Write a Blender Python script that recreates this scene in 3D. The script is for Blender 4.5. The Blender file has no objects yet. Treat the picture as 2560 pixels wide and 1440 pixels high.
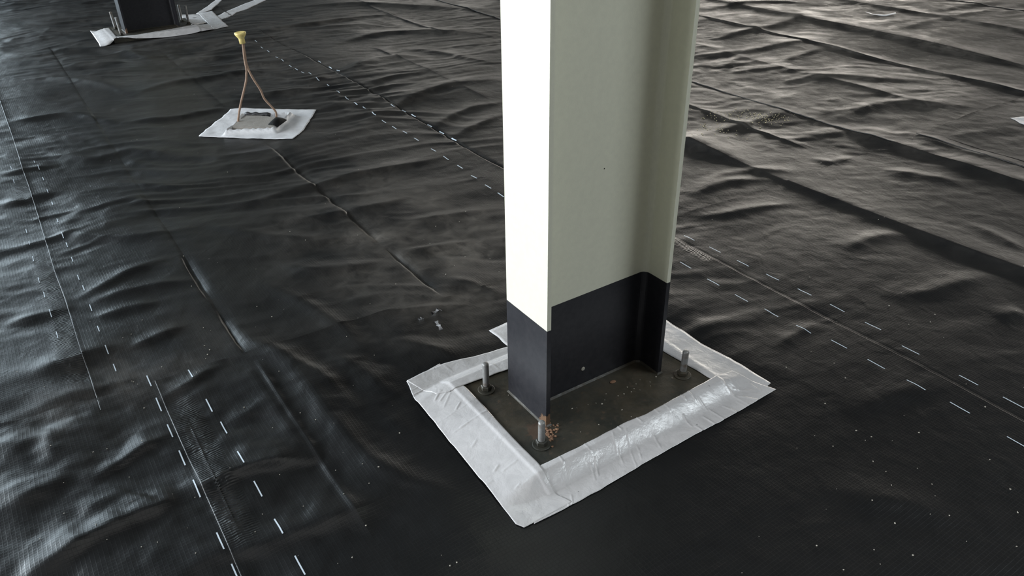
import bpy, bmesh, math, random
import numpy as np
from mathutils import Vector, Matrix

random.seed(4)
RS = np.random.RandomState(11)
SC = bpy.context.scene
COL = SC.collection

# ------------------------------------------------------------------ camera
F, PITCH, ROLL, CAMZ = 1916.0, 0.5433, -0.0174, 1.54
_cp, _sp = math.cos(PITCH), math.sin(PITCH)
FWD = np.array([0, _cp, -_sp]); _up = np.array([0, _sp, _cp]); _rt = np.array([1.0, 0, 0])
RT = math.cos(ROLL) * _rt + math.sin(ROLL) * _up
UP = -math.sin(ROLL) * _rt + math.cos(ROLL) * _up
cam = bpy.data.cameras.new('camera')
cam.sensor_width = 36.0
cam.lens = F / 2560 * 36.0
cam.clip_start = 0.05
cam_o = bpy.data.objects.new('camera', cam)
COL.objects.link(cam_o)
cam_o.matrix_world = Matrix(((RT[0], UP[0], -FWD[0], 0), (RT[1], UP[1], -FWD[1], 0),
                             (RT[2], UP[2], -FWD[2], CAMZ), (0, 0, 0, 1)))
SC.camera = cam_o

# ------------------------------------------------------------------ light and exposure
SC.view_settings.view_transform = 'Standard'
SC.view_settings.look = 'None'
SC.view_settings.gamma = 1.0
SC.view_settings.exposure = 0.0
SC.view_settings.use_curve_mapping = False
world = bpy.data.worlds.new('world')
SC.world = world
world.use_nodes = True
world.node_tree.nodes['Background'].inputs[0].default_value = (0.75, 0.85, 1.0, 1)
world.node_tree.nodes['Background'].inputs[1].default_value = 0.3


def area(name, loc, target, w, h, energy, color, spread=180):
    d = bpy.data.lights.new(name, 'AREA')
    d.shape = 'RECTANGLE'; d.size = w; d.size_y = h
    d.energy = energy; d.color = color; d.spread = math.radians(spread)
    o = bpy.data.objects.new(name, d)
    COL.objects.link(o)
    o.location = loc
    o.rotation_euler = (Vector(target) - Vector(loc)).to_track_quat('-Z', 'Y').to_euler()
    return o


HX0, HX1, HY0, HY1, HZ = -12.0, 13.0, -8.0, 22.0, 6.5      # the hall
area('left_window_light', (HX0 + .15, -2.5, 3.2), (0, -2.5, 3.0), 9.0, 3.4, 2100, (0.92, 0.965, 1.0))
area('left_far_window_light', (HX0 + .15, 12.6, 2.6), (0, 12.6, 2.6), 8.6, 2.8, 600, (0.74, 0.90, 1.0))
area('left_middle_fill_light', (HX0 + .15, 5.4, 3.0), (0, 5.4, 3.0), 4.4, 3.2, 1050, (0.80, 0.92, 1.0))  # added lamp filling the window gap, brightens the bottom left folds
area('far_window_light', (6.9, HY1 - .15, 1.5), (6.9, 0, 1.5), 12.0, 1.8, 780, (1.0, 0.93, 0.83))
area('far_side_fill_light', (-2.4, HY1 - .15, 1.8), (-2.4, 0, 1.8), 4.0, 2.4, 65, (1.0, 0.95, 0.86))  # invented lamp in the far wall, lifts the far centre of the floor
area('right_window_light', (HX1 - .15, 15.5, 1.6), (0, 15.5, 1.6), 10.0, 1.8, 190, (1.0, 0.93, 0.84))
area('roof_light', (7.4, .3, HZ - .1), (7.4, .3, 0), 3.0, 4.0, 530, (0.88, 0.96, 1.0))
area('overhead_fill_light', (.6, 1.2, HZ - .1), (.6, 1.2, 0), 6.0, 3.0, 45, (1.0, 0.98, 0.95))  # added fill lamp for the upward-facing tape
area('front_window_light', (3.0, HY0 + .15, 3.4), (3.0, 0, 3.4), 10.0, 2.6, 20, (1.0, 0.98, 0.90))

# ------------------------------------------------------------------ frames
AZ = math.radians(-56.6)
DS = np.array([math.cos(AZ), math.sin(AZ)])          # along the sheets
DQ = np.array([-DS[1], DS[0]])                       # across the sheets


def at(px, py, z=0.0):
    d = FWD * F + RT * (px - 1280) - UP * (py - 720)
    t = (z - CAMZ) / d[2]
    return (d * t)[:2]


def at_y(px, py, y):
    d = FWD * F + RT * (px - 1280) - UP * (py - 720)
    t = y / d[1]
    return Vector((d[0] * t, y, CAMZ + d[2] * t))


def sq(p):
    p = np.asarray(p)
    return np.array([p @ DS, p @ DQ])


def xy(s, q):
    return DS * s + DQ * q


# ------------------------------------------------------------------ materials
def mat(name, base=(0.5, 0.5, 0.5), rough=0.5, metal=0.0, spec=0.5):
    m = bpy.data.materials.new(name); m.use_nodes = True
    b = m.node_tree.nodes['Principled BSDF']
    b.inputs['Base Color'].default_value = (*base, 1)
    b.inputs['Roughness'].default_value = rough
    b.inputs['Metallic'].default_value = metal
    b.inputs['Specular IOR Level'].default_value = spec
    return m, m.node_tree.nodes, m.node_tree.links, b


def noise(n, l, scale, detail=3, rough=.55, coord='Object', vec=None, dist=0.0):
    t = n.new('ShaderNodeTexNoise')
    t.inputs['Scale'].default_value = scale; t.inputs['Detail'].default_value = detail
    t.inputs['Roughness'].default_value = rough; t.inputs['Distortion'].default_value = dist
    if vec is None:
        c = n.new('ShaderNodeTexCoord'); vec = c.outputs[coord]
    l.new(vec, t.inputs['Vector'])
    return t.outputs['Fac']


def mth(n, l, op, a, b=None, clamp=False):
    m = n.new('ShaderNodeMath'); m.operation = op; m.use_clamp = clamp
    for i, v in enumerate((a, b)):
        if v is None: continue
        if isinstance(v, (int, float)): m.inputs[i].default_value = v
        else: l.new(v, m.inputs[i])
    return m.outputs[0]


def ramp(n, l, fac, stops):
    r = n.new('ShaderNodeValToRGB'); e = r.color_ramp.elements
    while len(e) < len(stops): e.new(0.5)
    for k, (p, c) in enumerate(stops):
        e[k].position = p
        e[k].color = (*c, 1) if isinstance(c, tuple) else (c, c, c, 1)
    l.new(fac, r.inputs[0])
    return r.outputs[0]


def bump(n, l, b, h, strength, dist):
    bp = n.new('ShaderNodeBump'); bp.inputs['Strength'].default_value = strength
    bp.inputs['Distance'].default_value = dist
    l.new(h, bp.inputs['Height']); l.new(bp.outputs[0], b.inputs['Normal'])


def mixc(n, l, f, a, b):
    m = n.new('ShaderNodeMix'); m.data_type = 'RGBA'
    for i, v in ((0, f), (6, a), (7, b)):
        if isinstance(v, (int, float)): m.inputs[i].default_value = v
        elif isinstance(v, tuple): m.inputs[i].default_value = (*v, 1)
        else: l.new(v, m.inputs[i])
    return m.outputs[2]


def membrane_material():
    m, n, l, b = mat('black_membrane', (.012, .012, .013), .36)
    tc = n.new('ShaderNodeTexCoord'); vec = tc.outputs['Object']
    sep = n.new('ShaderNodeSeparateXYZ'); l.new(vec, sep.inputs[0])
    S, Q = sep.outputs[0], sep.outputs[1]
    att = n.new('ShaderNodeAttribute'); att.attribute_name = 'dust_and_sheen'
    wel = n.new('ShaderNodeAttribute'); wel.attribute_name = 'weld'
    big = noise(n, l, 2.2, 5, .6, vec=vec)
    mid = noise(n, l, 14, 5, .65, vec=vec, dist=.6)
    fine = noise(n, l, 140, 4, .6, vec=vec)
    d = mth(n, l, 'MULTIPLY', att.outputs['Fac'], ramp(n, l, mid, [(.3, 0.25), (.72, 1.0)]))
    d2 = mth(n, l, 'ADD', d, mth(n, l, 'MULTIPLY', ramp(n, l, big, [(.4, 0.0), (.75, 1.0)]), .02), True)
    colr = mixc(n, l, d2, (.0052, .0056, .0062), (.135, .118, .100))
    l.new(colr, b.inputs['Base Color'])
    r = mth(n, l, 'ADD', mth(n, l, 'MULTIPLY', d2, .55), mth(n, l, 'MULTIPLY', mid, .12))
    l.new(mth(n, l, 'ADD', r, .31), b.inputs['Roughness'])
    # reinforcing scrim: threads every centimetre both ways, and the ribs of the welded overlaps
    g1 = mth(n, l, 'POWER', mth(n, l, 'MULTIPLY', mth(n, l, 'PINGPONG', S, .0052), 192), 5.0)
    g2 = mth(n, l, 'POWER', mth(n, l, 'MULTIPLY', mth(n, l, 'PINGPONG', Q, .0052), 192), 5.0)
    grid = mth(n, l, 'MAXIMUM', g1, g2)
    wob = mth(n, l, 'ADD', S, mth(n, l, 'MULTIPLY', noise(n, l, 22, 2, .5, vec=vec), .02))
    rib = mth(n, l, 'MULTIPLY', mth(n, l, 'PINGPONG', wob, .0046), 217)
    rib = mth(n, l, 'MULTIPLY', rib, wel.outputs['Fac'])
    h = mth(n, l, 'ADD', mth(n, l, 'MULTIPLY', grid, .0002), mth(n, l, 'MULTIPLY', rib, .0032))
    soft = noise(n, l, 16, 2, .45, vec=vec, dist=.5)
    h = mth(n, l, 'ADD', h, mth(n, l, 'MULTIPLY', soft, .0022))
    h = mth(n, l, 'ADD', h, mth(n, l, 'MULTIPLY', fine, .00012))
    bump(n, l, b, h, 1.0, 1.0)
    return m


def steel_paint(name, c1, c2, rough, bumpd=.0003):
    m, n, l, b = mat(name, c1, rough)
    f = noise(n, l, 60, 4, .6)
    l.new(mixc(n, l, ramp(n, l, f, [(.35, 0.0), (.7, 1.0)]), c1, c2), b.inputs['Base Color'])
    g = noise(n, l, 350, 2, .5)
    bump(n, l, b, g, .6, bumpd)
    return m


M_MEM = membrane_material()
M_CREAM = steel_paint('cream_paint', (.78, .77, .63), (.74, .73, .60), .30, .0002)
M_BLACK = steel_paint('black_primer', (.013, .013, .017), (.024, .023, .027), .41)


def rust_near(n, l, b, old, centre, r, col, thr=.5):
    """corrosion around one corner of the foot"""
    tc = n.new('ShaderNodeTexCoord')
    d = n.new('ShaderNodeVectorMath'); d.operation = 'DISTANCE'; l.new(tc.outputs['Object'], d.inputs[0]); d.inputs[1].default_value = centre
    k = mth(n, l, 'SUBTRACT', 1.0, mth(n, l, 'DIVIDE', d.outputs['Value'], r), True)
    k = mth(n, l, 'ADD', k, mth(n, l, 'MULTIPLY', mth(n, l, 'SUBTRACT', noise(n, l, 55, 5, .65), .5), 1.1))
    l.new(mixc(n, l, ramp(n, l, k, [(thr, 0.0), (thr + .12, 1.0)]), old, col), b.inputs['Base Color'])


_m = M_BLACK; _n, _l = _m.node_tree.nodes, _m.node_tree.links
_b = _n['Principled BSDF']; _old = _b.inputs['Base Color'].links[0].from_socket
rust_near(_n, _l, _b, _old, (-.2255, -.094, .048), .055, (.17, .10, .06), .45)


def plate_material():
    m, n, l, b = mat('dirty_plate', (.03, .028, .022), .5)
    a = noise(n, l, 9, 6, .65); c = noise(n, l, 45, 5, .7)
    k = mixc(n, l, ramp(n, l, a, [(.35, 0.0), (.65, 1.0)]), (.024, .025, .020), (.062, .052, .036))
    k = mixc(n, l, ramp(n, l, c, [(.58, 0.0), (.74, 1.0)]), k, (.085, .055, .035))
    rust_near(n, l, b, k, (-.255, -.10, .04), .075, (.075, .05, .034), .5)
    l.new(ramp(n, l, c, [(.3, .35), (.7, .7)]), b.inputs['Roughness'])
    bump(n, l, b, c, .7, .0015)
    return m


M_PLATE = plate_material()


def tape_material(name, base, rough, metal=0.0):
    m, n, l, b = mat(name, base, rough, metal)
    a = noise(n, l, 18, 5, .6, dist=.4); c = noise(n, l, 160, 3, .6)
    dk = tuple(v * .82 for v in base)
    k = mixc(n, l, ramp(n, l, a, [(.3, 0.0), (.7, 1.0)]), base, dk)
    sp = noise(n, l, 75, 2, .5)
    k = mixc(n, l, ramp(n, l, sp, [(.76, 0.0), (.80, .8)]), k, (.12, .12, .13))
    l.new(k, b.inputs['Base Color'])
    l.new(ramp(n, l, a, [(.3, rough - .08), (.7, rough + .12)]), b.inputs['Roughness'])
    b.inputs['Specular IOR Level'].default_value = .9
    bump(n, l, b, mth(n, l, 'ADD', mth(n, l, 'MULTIPLY', a, .004), mth(n, l, 'MULTIPLY', c, .0002)), .6, 1.0)
    return m


M_TAPE = tape_material('silver_tape', (.66, .645, .65), .25)
M_FOIL = tape_material('flashing_patch', (.74, .74, .76), .44)
M_BOLT, n_, l_, b_ = mat('galvanised_bolt', (.16, .16, .155), .45, .35)
bump(n_, l_, b_, noise(n_, l_, 260, 2), .8, .0006)
l_.new(mixc(n_, l_, ramp(n_, l_, noise(n_, l_, 40, 4), [(.5, 0.0), (.7, 1.0)]), (.27, .27, .265), (.17, .13, .10)), b_.inputs['Base Color'])
M_RUST, n_, l_, b_ = mat('rust', (.22, .11, .06), .85)
l_.new(mixc(n_, l_, noise(n_, l_, 120, 4), (.13, .06, .035), (.34, .20, .12)), b_.inputs['Base Color'])
M_REBAR, n_, l_, b_ = mat('rusty_bar', (.30, .19, .13), .75)
l_.new(mixc(n_, l_, noise(n_, l_, 70, 4), (.20, .12, .08), (.42, .29, .21)), b_.inputs['Base Color'])
bump(n_, l_, b_, noise(n_, l_, 300, 2), .6, .001)
M_YEL, n_, l_, b_ = mat('yellow_plastic', (.82, .66, .20), .45)
l_.new(mixc(n_, l_, ramp(n_, l_, noise(n_, l_, 60, 4), [(.4, 0.0), (.75, 1.0)]), (.86, .72, .28), (.66, .47, .17)), b_.inputs['Base Color'])
M_CONC, n_, l_, b_ = mat('dusty_concrete', (.3, .28, .25), .85)
l_.new(mixc(n_, l_, noise(n_, l_, 25, 6), (.20, .185, .16), (.38, .355, .33)), b_.inputs['Base Color'])
bump(n_, l_, b_, noise(n_, l_, 160, 4), .6, .002)
M_DARK, *_ = mat('black_rubber', (.02, .02, .022), .5)
M_WHITE, *_ = mat('white_marking', (.62, .70, .78), .5)
M_CRUMB, *_ = mat('pale_crumb', (.45, .42, .36), .8)
M_SAW, *_ = mat('sawdust', (.60, .53, .33), .9)
M_WALL, n_, l_, b_ = mat('hall_wall', (.30, .29, .27), .8)
l_.new(mixc(n_, l_, noise(n_, l_, 1.5, 4), (.27, .26, .24), (.33, .32, .30)), b_.inputs['Base Color'])
M_CEIL, n_, l_, b_ = mat('hall_ceiling', (.05, .05, .05), .8)
l_.new(mixc(n_, l_, noise(n_, l_, 1.5, 4), (.045, .045, .045), (.06, .06, .06)), b_.inputs['Base Color'])
M_SLAB, n_, l_, b_ = mat('concrete_slab', (.2, .2, .19), .9)
l_.new(mixc(n_, l_, noise(n_, l_, 4, 5), (.16, .16, .15), (.24, .23, .22)), b_.inputs['Base Color'])


# ------------------------------------------------------------------ object helpers
def link(name, me, material=None, parent=None, smooth=False):
    o = bpy.data.objects.new(name, me)
    COL.objects.link(o)
    if material: me.materials.append(material)
    if parent is not None: o.parent = parent
    if smooth: me.polygons.foreach_set('use_smooth', [True] * len(me.polygons))
    return o


def from_bm(name, bm, material=None, parent=None, smooth=False):
    me = bpy.data.meshes.new(name)
    bmesh.ops.recalc_face_normals(bm, faces=bm.faces)
    bm.to_mesh(me); bm.free()
    return link(name, me, material, parent, smooth)


def tag(o, label=None, cat=None, group=None, kind=None):
    for k, v in (('label', label), ('category', cat), ('group', group), ('kind', kind)):
        if v: o[k] = v
    return o


def empty(name, loc, rz=0.0):
    o = bpy.data.objects.new(name, None); COL.objects.link(o)
    o.location = loc; o.rotation_euler = (0, 0, rz); o.empty_display_size = .1
    return o


def box(bm, c, size, rz=0.0, bevel=0.0):
    r = bmesh.ops.create_cube(bm, size=1.0)
    v = r['verts']
    M = Matrix.Translation(c) @ Matrix.Rotation(rz, 4, 'Z') @ Matrix.Diagonal((*size, 1))
    bmesh.ops.transform(bm, matrix=M, verts=v)
    if bevel:
        es = list({e for x in v for e in x.link_edges})
        bmesh.ops.bevel(bm, geom=es, offset=bevel, segments=2, affect='EDGES', profile=.6)


def tube(bm, pts, radii, seg=10, cap=True):
    pts = [Vector(p) for p in pts]
    if isinstance(radii, (int, float)): radii = [radii] * len(pts)
    rings = []; ref = None
    for i, p in enumerate(pts):
        a = pts[max(i - 1, 0)]; b = pts[min(i + 1, len(pts) - 1)]
        t = (b - a).normalized()
        if ref is None: ref = Vector((0, 0, 1)) if abs(t.z) < .9 else Vector((1, 0, 0))
        x = t.cross(ref).normalized(); y = t.cross(x).normalized(); pass
        rings.append([bm.verts.new(p + (x * math.cos(k * 2 * math.pi / seg) + y * math.sin(k * 2 * math.pi / seg)) * radii[i]) for k in range(seg)])
    for i in range(len(rings) - 1):
        for k in range(seg):
            bm.faces.new((rings[i][k], rings[i][(k + 1) % seg], rings[i + 1][(k + 1) % seg], rings[i + 1][k]))
    if cap:
        bm.faces.new(rings[0]); bm.faces.new(list(reversed(rings[-1])))


def lathe(bm, prof, c=(0, 0, 0), seg=20, tilt=None, ph=0.0):
    c = Vector(c); rings = []
    for r, z in prof:
        ring = []
        for k in range(seg):
            a = k * 2 * math.pi / seg + ph
            v = Vector((r * math.cos(a), r * math.sin(a), z))
            if tilt is not None: v = tilt @ v
            ring.append(bm.verts.new(c + v))
        rings.append(ring)
    for i in range(len(rings) - 1):
        for k in range(seg):
            bm.faces.new((rings[i][k], rings[i][(k + 1) % seg], rings[i + 1][(k + 1) % seg], rings[i + 1][k]))
    bm.faces.new(rings[0]); bm.faces.new(list(reversed(rings[-1])))


# ------------------------------------------------------------------ the height field of the membrane
class Lattice:
    def __init__(self, seed, n=256):
        self.g = np.random.RandomState(seed).rand(n, n).astype(np.float32) * 2 - 1
        self.n = n

    def __call__(self, x, y):
        xi = np.floor(x).astype(np.int64); yi = np.floor(y).astype(np.int64)
        fx = (x - xi).astype(np.float32); fy = (y - yi).astype(np.float32)
        fx = fx * fx * fx * (fx * (fx * 6 - 15) + 10); fy = fy * fy * fy * (fy * (fy * 6 - 15) + 10)
        n = self.n; g = self.g
        a = g[xi % n, yi % n]; b = g[(xi + 1) % n, yi % n]
        c = g[xi % n, (yi + 1) % n]; d = g[(xi + 1) % n, (yi + 1) % n]
        return (a * (1 - fx) + b * fx) * (1 - fy) + (c * (1 - fx) + d * fx) * fy


L = [Lattice(k) for k in range(12)]

NEAR_C = np.array([-1.467, 1.238])         # column centres in sheet coordinates (s, q)
_p = sq(at(315, 83, .04))
_u = np.array([math.cos(math.radians(33.26)), math.sin(math.radians(33.26))])
FAR_C = sq(at(316, 84, .04) + _u * .4505 / 2 + np.array([-_u[1], _u[0]]) * .1965 / 2)
PLATE_HS, PLATE_HQ = .236, .352            # half sizes of the base plates along s and q


def rect_dist(s, q, c):
    ds = np.abs(s - c[0]) - PLATE_HS; dq = np.abs(q - c[1]) - PLATE_HQ
    out = np.hypot(np.maximum(ds, 0), np.maximum(dq, 0))
    return out + np.minimum(np.maximum(ds, dq), 0)


# strokes: pixel polyline -> ground; (points, height, width on its left side, width on its right side)
# (left = the side that lies left when walking from first to last point)
STROKES = [
    # long cross folds, left half
    ([(300, 312), (350, 306), (450, 296), (580, 270)], .022, .10, .035),
    ([(325, 246), (400, 222), (520, 203), (620, 186), (700, 172)], .020, .12, .04),
    ([(0, 318), (90, 303), (175, 293), (240, 303), (320, 310)], .018, .10, .035),
    ([(530, 540), (680, 498), (800, 468), (900, 440), (1060, 408), (1140, 380)], .016, .09, .03),
    ([(0, 210), (120, 200), (260, 215), (330, 240)], .016, .12, .05),
    ([(20, 150), (120, 135), (230, 128), (330, 140), (420, 170)], .02, .12, .06),
    ([(60, 60), (150, 55), (240, 48), (300, 40)], .016, .14, .06),
    ([(380, 132), (470, 150), (560, 150), (640, 140)], .015, .1, .05),
    ([(420, 180), (520, 175), (600, 165), (720, 155)], .014, .1, .05),
    ([(870, 200), (893, 172), (940, 150), (1010, 142), (1080, 150)], .022, .06, .14),
    ([(930, 305), (1000, 262), (1090, 225), (1200, 205), (1262, 198)], .018, .12, .05),
    ([(1075, 325), (1130, 290), (1190, 268), (1262, 255)], .014, .08, .04),
    ([(1130, 345), (1180, 320), (1262, 285)], .012, .07, .03),
    ([(800, 120), (900, 92), (1000, 78), (1120, 80), (1250, 88)], .018, .14, .06),
    ([(640, 80), (760, 62), (900, 40), (1000, 32)], .018, .16, .06),
    ([(1000, 120), (1100, 130), (1180, 150), (1250, 160)], .012, .10, .05),
    ([(700, 20), (850, 10), (1000, 14), (1240, 30)], .02, .2, .08),
    ([(760, 250), (860, 235), (940, 215)], .012, .08, .04),
    ([(700, 215), (780, 210), (830, 195)], .012, .08, .04),
    ([(640, 250), (700, 240), (800, 225)], .012, .08, .03),
    ([(100, 380), (220, 400), (330, 380), (440, 392)], .012, .07, .04),
    ([(180, 470), (300, 462), (400, 470), (520, 480)], .010, .06, .03),
    ([(120, 575), (230, 596), (330, 600), (420, 588), (520, 570)], .014, .06, .035),
    ([(180, 540), (260, 520), (330, 505), (395, 515)], .012, .05, .03),
    ([(190, 755), (270, 715), (340, 680), (430, 648)], .013, .05, .03),
    ([(225, 762), (300, 740), (400, 718), (500, 705)], .012, .05, .025),
    ([(0, 816), (60, 802), (125, 786), (190, 770)], .015, .05, .03),
    ([(240, 800), (320, 775), (400, 760)], .010, .04, .025),
    ([(150, 415), (60, 430), (0, 445)], .014, .03, .06),
    ([(0, 520), (60, 500), (130, 490)], .012, .06, .03),
    ([(720, 560), (820, 545), (940, 520), (1030, 495)], .010, .06, .03),
    ([(1000, 560), (1100, 545), (1262, 520)], .008, .05, .03),
    ([(500, 560), (620, 590), (760, 600), (860, 580)], .012, .06, .04),
    ([(680, 655), (780, 680), (880, 672), (970, 648)], .014, .07, .04),
    ([(640, 700), (760, 760), (860, 830), (930, 900)], .012, .05, .05),
    ([(990, 636), (1070, 620), (1180, 604)], .010, .02, .05),
    ([(1090, 695), (1180, 715), (1262, 745)], .008, .04, .03),
    ([(900, 800), (990, 790), (1100, 778), (1180, 768)], .010, .04, .02),
    # broad swells towards the bottom centre
    ([(650, 860), (760, 960), (850, 1080), (960, 1180), (1100, 1230), (1240, 1262)], .018, .06, .06),
    ([(560, 800), (640, 860), (720, 900), (820, 960), (900, 1050)], .012, .05, .05),
    ([(820, 880), (900, 930), (1000, 1000)], .010, .05, .05),
    ([(980, 860), (1080, 880), (1170, 910)], .010, .05, .04),
    # bottom left: high folds of the loose sheet
    ([(60, 1450), (160, 1395), (260, 1337), (345, 1295), (415, 1262), (428, 1215)], 0.025, 0.079, 0.030),
    ([(430, 1450), (520, 1405), (640, 1368), (760, 1330), (890, 1280), (1000, 1230)], 0.015, 0.087, 0.041),
    ([(440, 1235), (520, 1215), (610, 1180), (700, 1160), (810, 1150)], 0.018, 0.087, 0.024),
    ([(60, 965), (110, 930), (180, 905), (260, 880), (330, 865)], 0.018, 0.087, 0.055),
    ([(0, 1062), (110, 1020), (180, 990), (260, 975), (330, 940)], 0.010, 0.058, 0.024),
    ([(215, 1215), (300, 1162), (370, 1115), (440, 1078)], 0.010, 0.051, 0.017),
    ([(395, 1000), (470, 968), (520, 935), (570, 915)], 0.011, 0.043, 0.024),
    ([(310, 880), (390, 850), (470, 815)], 0.011, 0.043, 0.017),
    ([(560, 1060), (620, 1035), (665, 1000)], 0.008, 0.043, 0.028),
    ([(130, 1060), (128, 1120), (150, 1160)], 0.011, 0.072, 0.028),
    ([(0, 1160), (60, 1120), (110, 1075)], 0.010, 0.087, 0.055),
    ([(0, 1290), (70, 1250), (140, 1215), (170, 1180)], 0.010, 0.072, 0.041),
    ([(200, 1300), (250, 1262), (300, 1250)], 0.008, 0.043, 0.028),
    ([(620, 930), (680, 1010), (740, 1095), (790, 1160)], 0.007, 0.029, 0.041),
    ([(1020, 1260), (1120, 1300), (1200, 1370), (1250, 1440)], 0.008, 0.087, 0.083),
    # right half
    ([(1752, 108), (1850, 84), (1960, 62), (2030, 30)], 0.0158, 0.120, 0.050),
    ([(1750, 30), (1850, 14), (1950, 8), (2050, 12)], 0.0158, 0.160, 0.060),
    ([(1745, 140), (1850, 130), (1960, 112), (2060, 98)], 0.0115, 0.100, 0.040),
    ([(1940, 160), (2000, 140), (2080, 118)], 0.0086, 0.080, 0.030),
    ([(2180, 92), (2290, 66), (2360, 48), (2470, 26), (2570, 8)], 0.0115, 0.120, 0.040),
    ([(2330, 30), (2420, 12), (2520, 2)], 0.0115, 0.140, 0.050),
    ([(1935, 205), (2050, 192), (2180, 200), (2330, 202)], 0.0115, 0.100, 0.050),
    ([(1830, 180), (1900, 172), (1990, 165)], 0.0086, 0.080, 0.040),
    ([(1800, 175), (1850, 140), (1870, 125)], 0.0072, 0.050, 0.040),
    ([(1960, 345), (2060, 335), (2150, 325), (2250, 340)], 0.0072, 0.060, 0.040),
    ([(2090, 300), (2200, 262), (2320, 262), (2460, 275)], 0.0115, 0.100, 0.050),
    ([(1735, 345), (1800, 326), (1890, 300), (1980, 275)], 0.0101, 0.080, 0.035),
    ([(1722, 495), (1790, 465), (1850, 452), (1930, 446)], 0.0108, 0.070, 0.030),
    ([(1760, 470), (1800, 440), (1900, 425), (2000, 432)], 0.0072, 0.060, 0.030),
    ([(2030, 390), (2080, 405), (2130, 388)], 0.0072, 0.050, 0.030),
    ([(2200, 425), (2300, 440), (2420, 460)], 0.0072, 0.060, 0.050),
    ([(1715, 545), (1800, 540), (1900, 520), (2000, 505)], 0.0072, 0.050, 0.040),
    ([(2090, 640), (2180, 600), (2290, 590)], 0.0086, 0.060, 0.050),
    ([(2200, 752), (2300, 742), (2400, 715), (2480, 690)], 0.0101, 0.070, 0.040),
    ([(2250, 330), (2330, 355), (2450, 390), (2570, 420)], 0.0086, 0.070, 0.060),
    ([(1930, 880), (1980, 850), (2040, 815)], 0.0058, 0.040, 0.030),
    ([(2100, 1040), (2250, 990), (2350, 960)], 0.0058, 0.060, 0.050),
    ([(2050, 1240), (2250, 1260), (2400, 1330)], 0.0058, 0.060, 0.060),
    ([(2480, 800), (2560, 790)], 0.0072, 0.050, 0.040),
    ([(2420, 560), (2500, 600), (2570, 640)], 0.0072, 0.050, 0.050),
]
# long straight creases along the sheets: (q, s0, s1, height, width on -q side, width on +q side)
CREASES = [
    (.415, -7.6, -2.26, -.0035, .010, .05), (.43, -2.22, -1.3, .007, .012, .02), (.403, -3.15, -2.72, -.013, .006, .026),
    (.412, -2.62, -2.28, -.008, .006, .022), (2.050, -6.3, -2.3, -.011, .010, .012), (2.205, -2.2, -.4, -.0008, .008, .008),
    (1.145, -7.0, -4.7, -.004, .02, .04), (1.145, -4.3, -2.75, -.013, .013, .045), (1.148, -2.72, -2.22, -.015, .009, .028),
    (2.62, -6.0, -4.2, .007, .02, .07), (3.10, -3.0, .6, .034, .042, .20), (3.07, -4.3, -2.95, .010, .03, .08),
    (3.98, -2.45, .2, .030, .045, .16), (3.57, -5.6, -2.42, .009, .014, .06),
    (5.50, -7.6, -1.4, .012, .014, .07), (4.75, -6.5, -2.4, .009, .05, .12), (6.15, -6.0, -2.0, .030, .08, .25),
    (7.2, -6.0, -2.0, .018, .06, .2), (4.45, -9.5, -6.0, .010, .014, .05), (3.3, -10, -6.0, .010, .014, .05),
]


def seg_dist(px, py, P):
    """distance to a polyline, side, and position along it (0..1)"""
    best = np.full(px.shape, 1e9, np.float32); side = np.zeros(px.shape, np.float32); par = np.zeros(px.shape, np.float32)
    ln = np.hypot(*(P[1:] - P[:-1]).T); tot = ln.sum(); acc = 0.0
    for i in range(len(P) - 1):
        a, b = P[i], P[i + 1]; d = b - a; L2 = d @ d
        t = np.clip(((px - a[0]) * d[0] + (py - a[1]) * d[1]) / L2, 0, 1)
        ex = px - (a[0] + t * d[0]); ey = py - (a[1] + t * d[1])
        dd = np.hypot(ex, ey)
        k = dd < best
        best = np.where(k, dd, best)
        side = np.where(k, np.sign(d[0] * ey - d[1] * ex), side)
        par = np.where(k, (acc + t * ln[i]) / tot, par)
        acc += ln[i]
    return best, side, par


_ST = []
for pts, h, wl, wr in STROKES:
    P = np.array([sq(at(*p)) for p in pts])
    Pf = [P[0]]
    for i in range(len(P) - 1):                      # round the corners a little
        for t in (.25, .5, .75, 1.0):
            p0 = P[max(i - 1, 0)]; p1 = P[i]; p2 = P[i + 1]; p3 = P[min(i + 2, len(P) - 1)]
            Pf.append(.5 * ((2 * p1) + (-p0 + p2) * t + (2 * p0 - 5 * p1 + 4 * p2 - p3) * t * t + (-p0 + 3 * p1 - 3 * p2 + p3) * t ** 3))
    _ST.append((np.array(Pf), h, wl, wr))


def prof(d, w):
    u = d / w
    return np.exp(-u * u * .9) * .55 + .45 / (1 + (u * 1.6) ** 2) ** 1.5


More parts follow.
